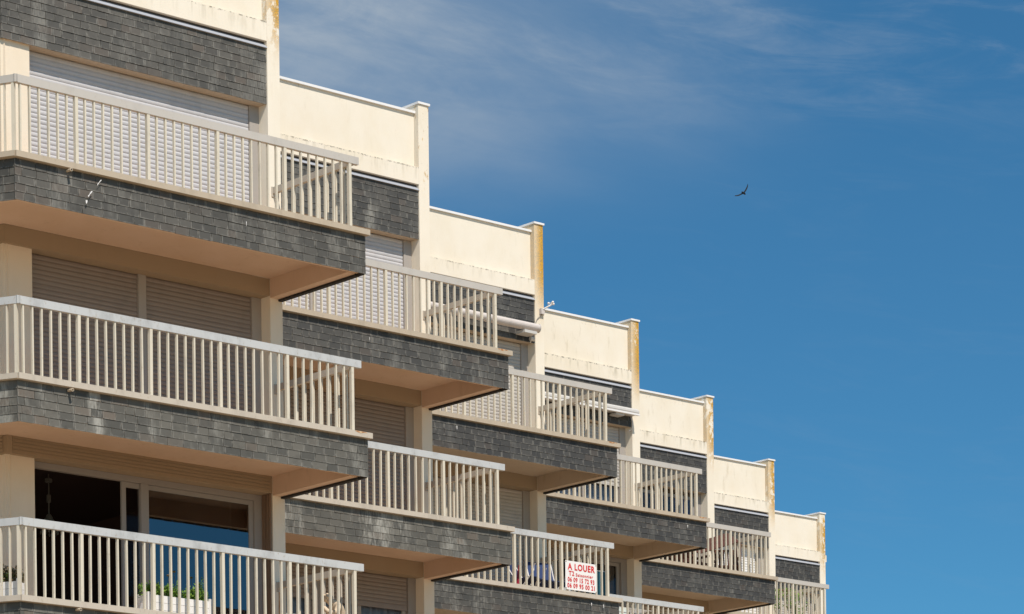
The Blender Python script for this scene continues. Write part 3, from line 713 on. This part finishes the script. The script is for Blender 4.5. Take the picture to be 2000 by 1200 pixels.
# ------------------------------------------------------------------ statue
def skin_figure(name, joints, edges, mat, sub=2):
    me = bpy.data.meshes.new(name); org = joints[0][0]
    me.from_pydata([j[0] - org for j in joints], edges, []); o = bpy.data.objects.new(name, me); COL.objects.link(o); o.location = org; o['wo'] = list(org)
    me.materials.append(M[mat]); md = o.modifiers.new('skin', 'SKIN'); md.use_smooth_shade = True
    for k, j in enumerate(joints):
        me.skin_vertices[0].data[k].radius = (j[1], j[1]); me.skin_vertices[0].data[k].use_root = (k == 0)
    md2 = o.modifiers.new('sub', 'SUBSURF'); md2.levels = sub; md2.render_levels = sub
    return o
B = fr0(-.27, .42, lv - .14); S = 1.04
def J(x, y, z, r): return (B + Vector((x, y, z)) * S, r)
joints = [J(.10, 0, .27, .10), J(.14, 0, .40, .105), J(.11, 0, .53, .11), J(.04, 0, .60, .07), J(-.01, 0, .635, .045), J(-.055, 0, .665, .068), J(-.085, 0, .69, .058),
          J(.07, -.12, .55, .052), J(-.01, -.15, .44, .042), J(-.09, -.08, .47, .034), J(-.12, -.03, .54, .030),
          J(.07, .12, .55, .052), J(.02, .15, .42, .042), J(-.06, .10, .36, .034), J(-.12, .06, .34, .030),
          J(.02, -.08, .26, .075), J(-.15, -.09, .30, .06), J(-.15, -.08, .15, .045), J(-.15, -.08, .035, .035), J(-.21, -.08, .02, .026),
          J(.02, .08, .26, .075), J(-.13, .09, .25, .06), J(-.12, .09, .13, .045), J(-.12, .09, .035, .035), J(-.18, .09, .02, .026)]
edges = [(0, 1), (1, 2), (2, 3), (3, 4), (4, 5), (5, 6), (2, 7), (7, 8), (8, 9), (9, 10), (2, 11), (11, 12), (12, 13), (13, 14), (0, 15), (15, 16), (16, 17), (17, 18), (18, 19), (0, 20), (20, 21), (21, 22), (22, 23), (23, 24)]
st = thing('garden_statue', B, 'weathered pale stone statue of a seated figure with bowed head on the lowest balcony', 'statue')
fg = skin_figure('figure', joints, edges, 'stone'); fg.parent = st; fg.location = joints[0][0] - B
mb = MB(); hc = B + Vector((-.055, 0, .675))
for _ in range(34):
    d = Vector((random.gauss(.35, .8), random.gauss(0, 1), random.gauss(.8, .5))).normalized(); mb.ball(hc + d * .06, .024, 8)
mb.ball(B + Vector((.0, 0, .70)), .04, 10); mb.ball(B + Vector((-.13, 0, .645)), .014, 8, (1.2, .8, 1.4))
mb.build('curled_hair', 'stone', st, smooth=True)
mb = MB(); mb.tube([B + Vector((0, 0, 0.001)), B + Vector((0.01, 0, .12)), B + Vector((.02, 0, .24))], .15, 14, .11); mb.build('rock_seat', 'stone', st)

f_ = FR[0]; sf0 = SF[0]
mb = MB(); f_.box(mb, -2.9, -2.2, sf0 + 2.2, sf0 + 2.3, -5.6, -3.75); mb.build('partition', 'partition', bld)
mb = MB()
for q in range(5): mb.tube([f_(-.215 - .006 * (q % 2), sf0 + .02 + .034 * q, -3.30), f_(-.218, sf0 + .022 + .034 * q, -4.4), f_(-.213, sf0 + .02 + .034 * q, -5.63)], .017, 7)
mb.build('rolled_blind', 'blind', bld)
# ------------------------------------------------------------------ pendant lamp in the open room
P = fr0(-2.437, SF[0] + 1.5, 0) - Vector((0, 0, 0)); px, py = P.x, P.y; z = ZB
lm = thing('pendant_lamp', (px, py, z - 4.05), 'dim crystal pendant lamp hanging inside the open dark room', 'lamp')
mb = MB(); mb.tube([(px, py, z - 3.06), (px, py, z - 3.62)], .009, 6); mb.tube([(px, py, z - 3.17), (px, py, z - 3.13)], .05, 12); mb.tube([(px, py, z - 3.45), (px, py, z - 3.35)], .03, 10)
mb.build('stem', 'brass', lm)
mb = MB(); mb.tube([(px, py, z - 3.62), (px, py, z - 3.72), (px, py, z - 3.78)], .03, 12, .13); mb.build('shade', 'brass', lm)
mb = MB()
for q in range(16):
    an = q * 2 * math.pi / 16; mb.ball((px + .115 * math.cos(an), py + .115 * math.sin(an), z - 3.84 - .03 * (q % 2)), .016, 6, (1, 1, 2))
mb.build('crystals', 'brass', lm)

# ------------------------------------------------------------------ beach chairs and cloths on the sign's balcony (third bay)
fr = FR[2]; lv1 = -FL; fz = lv1 - .13
def folding_chair(frm, a, b, zf, mat, label, grp, tilt=0., h=.86, w=.5):
    o = thing('folding_chair', frm(a, b, zf), label, 'chair', grp)
    fmb = MB(); u = frm.u; n = Vector((0, -1, 0)) if frm is not None else Vector((0, -1, 0)); base = frm(a, b, zf)
    X = (u * math.cos(tilt) + Vector((0, 1, 0)) * math.sin(tilt)); Y = Vector((-X.y, X.x, 0)); Z = Vector((0, 0, 1))
    pt_ = lambda x, y, z: base + X * x + Y * y + Z * z
    mats = []
    for s in (-w / 2, w / 2):
        m1 = MB(); m1.tube([pt_(s, .22, .0), pt_(s, -.22, .50), pt_(s, -.25, .62)], .011, 8); m1.build('leg', 'white', o)
        m2 = MB(); m2.tube([pt_(s * .94, -.22, .0), pt_(s * .94, .20, .45), pt_(s * .94, .38, h)], .011, 8); m2.build('leg', 'white', o)
    m3 = MB(); m3.box8([pt_(-w / 2, -.20, .40), pt_(w / 2, -.20, .40), pt_(w / 2, .18, .37), pt_(-w / 2, .18, .37), pt_(-w / 2, -.20, .415), pt_(w / 2, -.20, .415), pt_(w / 2, .18, .385), pt_(-w / 2, .18, .385)]); m3.build('seat', mat, o)
    m4 = MB(); m4.box8([pt_(-w / 2, .185, .42), pt_(w / 2, .185, .42), pt_(w / 2, .20, .42), pt_(-w / 2, .20, .42), pt_(-w / 2, .375, h), pt_(w / 2, .375, h), pt_(w / 2, .39, h), pt_(-w / 2, .39, h)]); m4.build('backrest', mat, o)
    return o
folding_chair(fr, -1.35, .62, fz, 'navy', 'dark folding chair with crossed white tubes left of the blue one', 'folding chairs behind the railing with the sign', .5, .74, .42)
folding_chair(fr, -.88, .70, fz, 'blue', 'blue canvas folding chair behind the railing beside the rental sign', 'folding chairs behind the railing with the sign', -.15, .86, .52)
pr_ = thing('beach_parasol', fr(-1.72, .5, fz), 'furled crimson beach parasol leaning at the railing left of the dark chair', 'parasol')
mb = MB(); mb.tube([fr(-1.74, .5, fz), fr(-1.63, .55, fz + .30), fr(-1.58, .57, fz + .62)], .05, 10, .02); mb.build('canopy', 'red', pr_)
mb = MB(); mb.tube([fr(-1.58, .57, fz + .60), fr(-1.55, .58, fz + .72)], .012, 8); mb.build('pole', 'white', pr_)
net = thing('fishing_net', fr(-.5, .45, fz), 'small white mesh landing net leaning beside the blue chair', 'net')
mb = MB()
for q in range(9):
    a = -.62 + q * .03
    mb.tube([fr(a, .4, fz + .50 - q * .03), fr(a + .02, .42, fz + .2), fr(a + .12, .45, fz + .02)], .004, 4)
for q in range(9):
    z_ = fz + .06 + q * .05; mb.tube([fr(-.62 + .0 * q, .4, z_), fr(-.62 + .24 - q * .02, .42, z_ - .03)], .003, 4)
mb.build('mesh_bag', 'white', net)
mb = MB(); mb.tube([fr(-.66, .4, fz + .02), fr(-.63, .42, fz + .56)], .010, 6); mb.build('handle', 'teal', net)
sc = thing('privacy_screen', fr(-.4, .35, fz), 'dark teal fabric screen hung behind the railing and rental sign', 'screen')
mb = MB()
for q in range(24):
    a = -.75 + q * .027; f = lambda k: .20 + .012 * math.sin(k * 2.1)
    mb.face([fr(a, f(q), fz + .02), fr(a + .027, f(q + 1), fz + .02), fr(a + .027, f(q + 1), fz + .62), fr(a, f(q), fz + .62)])
mb.build('cloth', 'teal', sc); mb = MB(); mb.tube([fr(-.76, .2, fz + .62), fr(-.10, .2, fz + .62)], .007, 6); mb.build('rod', 'white', sc)

# ---- fourth bay, lower balcony: airer with cloths
fr = FR[3]; fz = -FL - .13
ar = thing('drying_rack', fr(-2.0, .5, fz), 'white wire drying rack hung with pale towels at the lowest visible edge', 'drying rack')
mb = MB()
for s in (0, 1.0):
    mb.tube([fr(-2.6 + s, .3, fz), fr(-2.3 + s, .6, fz + .95)], .009, 6); mb.tube([fr(-2.3 + s, .3, fz), fr(-2.6 + s, .6, fz + .95)], .009, 6)
for q in range(5): mb.tube([fr(-2.75, .3 + q * .07, fz + .95), fr(-1.1, .3 + q * .07, fz + .95)], .005, 5)
mb.build('frame', 'white', ar)
for a0, a1, b, mt in ((-2.55, -2.30, .30, 'towel'), (-2.24, -1.98, .30, 'white'), (-1.92, -1.62, .37, 'towel')):
    tw = MB(); fr.box(tw, a0, a1, b - .012, b + .012, fz + .45, fz + .97); o = tw.build('hanging_towel', mt, None)
    tag(o, {-2.55: 'pale green towel hanging leftmost on the drying rack', -2.24: 'white towel hanging between two greenish towels on the rack', -1.92: 'pale green towel hanging rightmost on the drying rack'}[a0], 'towel', 'towels on the drying rack')
sh = MB()
for q in range(26):
    a = -3.15 + q * .017; f = lambda k: .33 + .03 * math.sin(k * 1.3); zt_ = lambda k: fz + .86 + .05 * math.sin(k * .55)
    sh.box8([fr(a, f(q), fz + .3), fr(a + .017, f(q + 1), fz + .3), fr(a + .017, f(q + 1) + .03, fz + .3), fr(a, f(q) + .03, fz + .3), fr(a, f(q), zt_(q)), fr(a + .017, f(q + 1), zt_(q + 1)), fr(a + .017, f(q + 1) + .03, zt_(q + 1)), fr(a, f(q) + .03, zt_(q))])
tag(sh.build('beach_towel', 'mauve', None), 'mauve beach towel bunched over the railing left of the drying rack', 'towel')

# ---- fifth bay, top: wooden furniture folded against the railing
fr = FR[4]; fz = -.13
tb = thing('wooden_table', fr(-.9, .45, fz), 'reddish wooden garden table tipped on edge behind the railing', 'table')
mb = MB(); n = 10; p0, p1 = fr(-1.55, .55, fz + .55), fr(-.35, .62, fz + .98)
ax = (p1 - p0); upv = Vector((0, .28, .18)); 
for q in range(n):
    s = p0 + upv * (q / n * 1.6) ; mb.bar(s, s + ax, .018, .045, up=(0, .8, .6))
mb.build('slatted_top', 'wood', tb)
for a in (-1.45, -.45):
    m1 = MB(); m1.bar(fr(a, .50, fz), fr(a + .12, .62, fz + (.62 if a < -1 else .95)), .05, .035); m1.build('leg', 'wood', tb)
    m1 = MB(); m1.bar(fr(a + .30, .80, fz), fr(a - .02, .62, fz + (.60 if a < -1 else .90)), .05, .035); m1.build('leg', 'wood', tb)
def wood_chair(a, b, label, tilt=0.):
    o = thing('wooden_chair', fr(a, b, fz), label, 'chair', 'wooden garden chairs on the fifth bay')
    base = fr(a, b, fz); X = Vector((math.cos(tilt), math.sin(tilt), 0)); Y = Vector((-X.y, X.x, 0)); Z = Vector((0, 0, 1)); P_ = lambda x, y, z: base + X * x + Y * y + Z * z
    for s in (-.24, .24):
        m1 = MB(); m1.bar(P_(s, .25, 0), P_(s, -.2, .44), .035, .03); m1.build('leg', 'wood', o)
        m1 = MB(); m1.bar(P_(s * .88, -.22, 0), P_(s * .88, .2, .45), .035, .03); m1.bar(P_(s * .88, .2, .45), P_(s * .88, .32, .92), .035, .03); m1.build('leg', 'wood', o)
        m1 = MB(); m1.bar(P_(s, -.22, .62), P_(s, .26, .64), .03, .05); m1.build('armrest', 'wood', o)
    m1 = MB()
    for q in range(7): m1.bar(P_(-.23, -.2 + q * .062, .44), P_(.23, -.2 + q * .062, .44), .045, .018)
    m1.build('seat', 'wood', o); m1 = MB()
    for q in range(8): m1.bar(P_(-.18 + q * .05, .2, .48), P_(-.18 + q * .05, .31, .9), .03, .015)
    m1.bar(P_(-.24, .32, .9), P_(.24, .32, .9), .03, .05); m1.build('backrest', 'wood', o)
wood_chair(-2.0, .62, 'wooden garden chair left of the tipped table, mostly under the slab edge', .2)
wood_chair(-.35, .95, 'wooden garden chair right of and behind the tipped table', -.5)
wood_chair(-1.15, 1.05, 'wooden garden chair directly behind the tipped table', .1)

# ------------------------------------------------------------------ bird
d = Vector((.5758, .727, .3741)).normalized(); P = CAMP + d * 118
r_, u_ = _R, _U; fwd = -d
px = 118 * d.dot(_F) / 4527.0
def bp(x, y, z=0): return P + r_ * (x * px) + u_ * (-y * px) + fwd * z
# pixel offsets from the body centre (photo pixels): left wing down-left, right wing up-right
bm_ = MB()
def wing(pts, thick):
    k = len(bm_.v)
    for (x0_, y0_, x1_, y1_, dz) in pts:
        c0 = bp(x0_, y0_, dz); c1 = bp(x1_, y1_, dz + .12); nrm = (u_ + fwd * .2).normalized() * thick
        bm_.v += [c0 - nrm, c1 - nrm, c1 + nrm, c0 + nrm]
    for q in range(len(pts) - 1):
        for j in range(4): bm_.f.append((k + q * 4 + j, k + q * 4 + (j + 1) % 4, k + q * 4 + 4 + (j + 1) % 4, k + q * 4 + 4 + j))
    bm_.f.append((k, k + 1, k + 2, k + 3)); e = k + (len(pts) - 1) * 4; bm_.f.append((e, e + 1, e + 2, e + 3))
wing([(0, -.9, .6, 1.0, 0), (-4.5, 1.6, -4.2, 3.2, .10), (-9, 3.9, -8.6, 5.4, .2), (-13, 5.0, -12.6, 6.0, .26), (-17, 5.6, -16.4, 5.9, .3)], .012)
wing([(-1, .6, 1.3, .9, 0), (3.2, -5.0, 5.2, -4.2, -.08), (5.3, -9.2, 7.4, -8.6, -.16), (7.2, -13.2, 8.8, -12.8, -.22), (8.2, -16.8, 9.0, -16.6, -.28)], .012)
bm_.tube([bp(-3.6, -1.9, .3), bp(-2.4, -1.2, .22), bp(-1.0, -.3, .1), bp(.6, .5, 0), bp(2.2, 1.8, -.15), bp(3.2, 2.6, -.3)], .03, 10)
k0 = len(bm_.v) - 60
radii = [.010, .034, .046, .05, .04, .03]; cs = [bp(-3.6, -1.9, .3), bp(-2.4, -1.2, .22), bp(-1.0, -.3, .1), bp(.6, .5, 0), bp(2.2, 1.8, -.15), bp(3.2, 2.6, -.3)]
for q in range(6):
    for j in range(10): bm_.v[k0 + q * 10 + j] = cs[q] + (bm_.v[k0 + q * 10 + j] - cs[q]) * (radii[q] / .03)
tag(bm_.build('bird', 'bird', None), 'dark bird gliding with raised wings in the blue sky', 'bird')
for o in bpy.data.objects:
    if 'wo' in o.keys(): del o['wo']
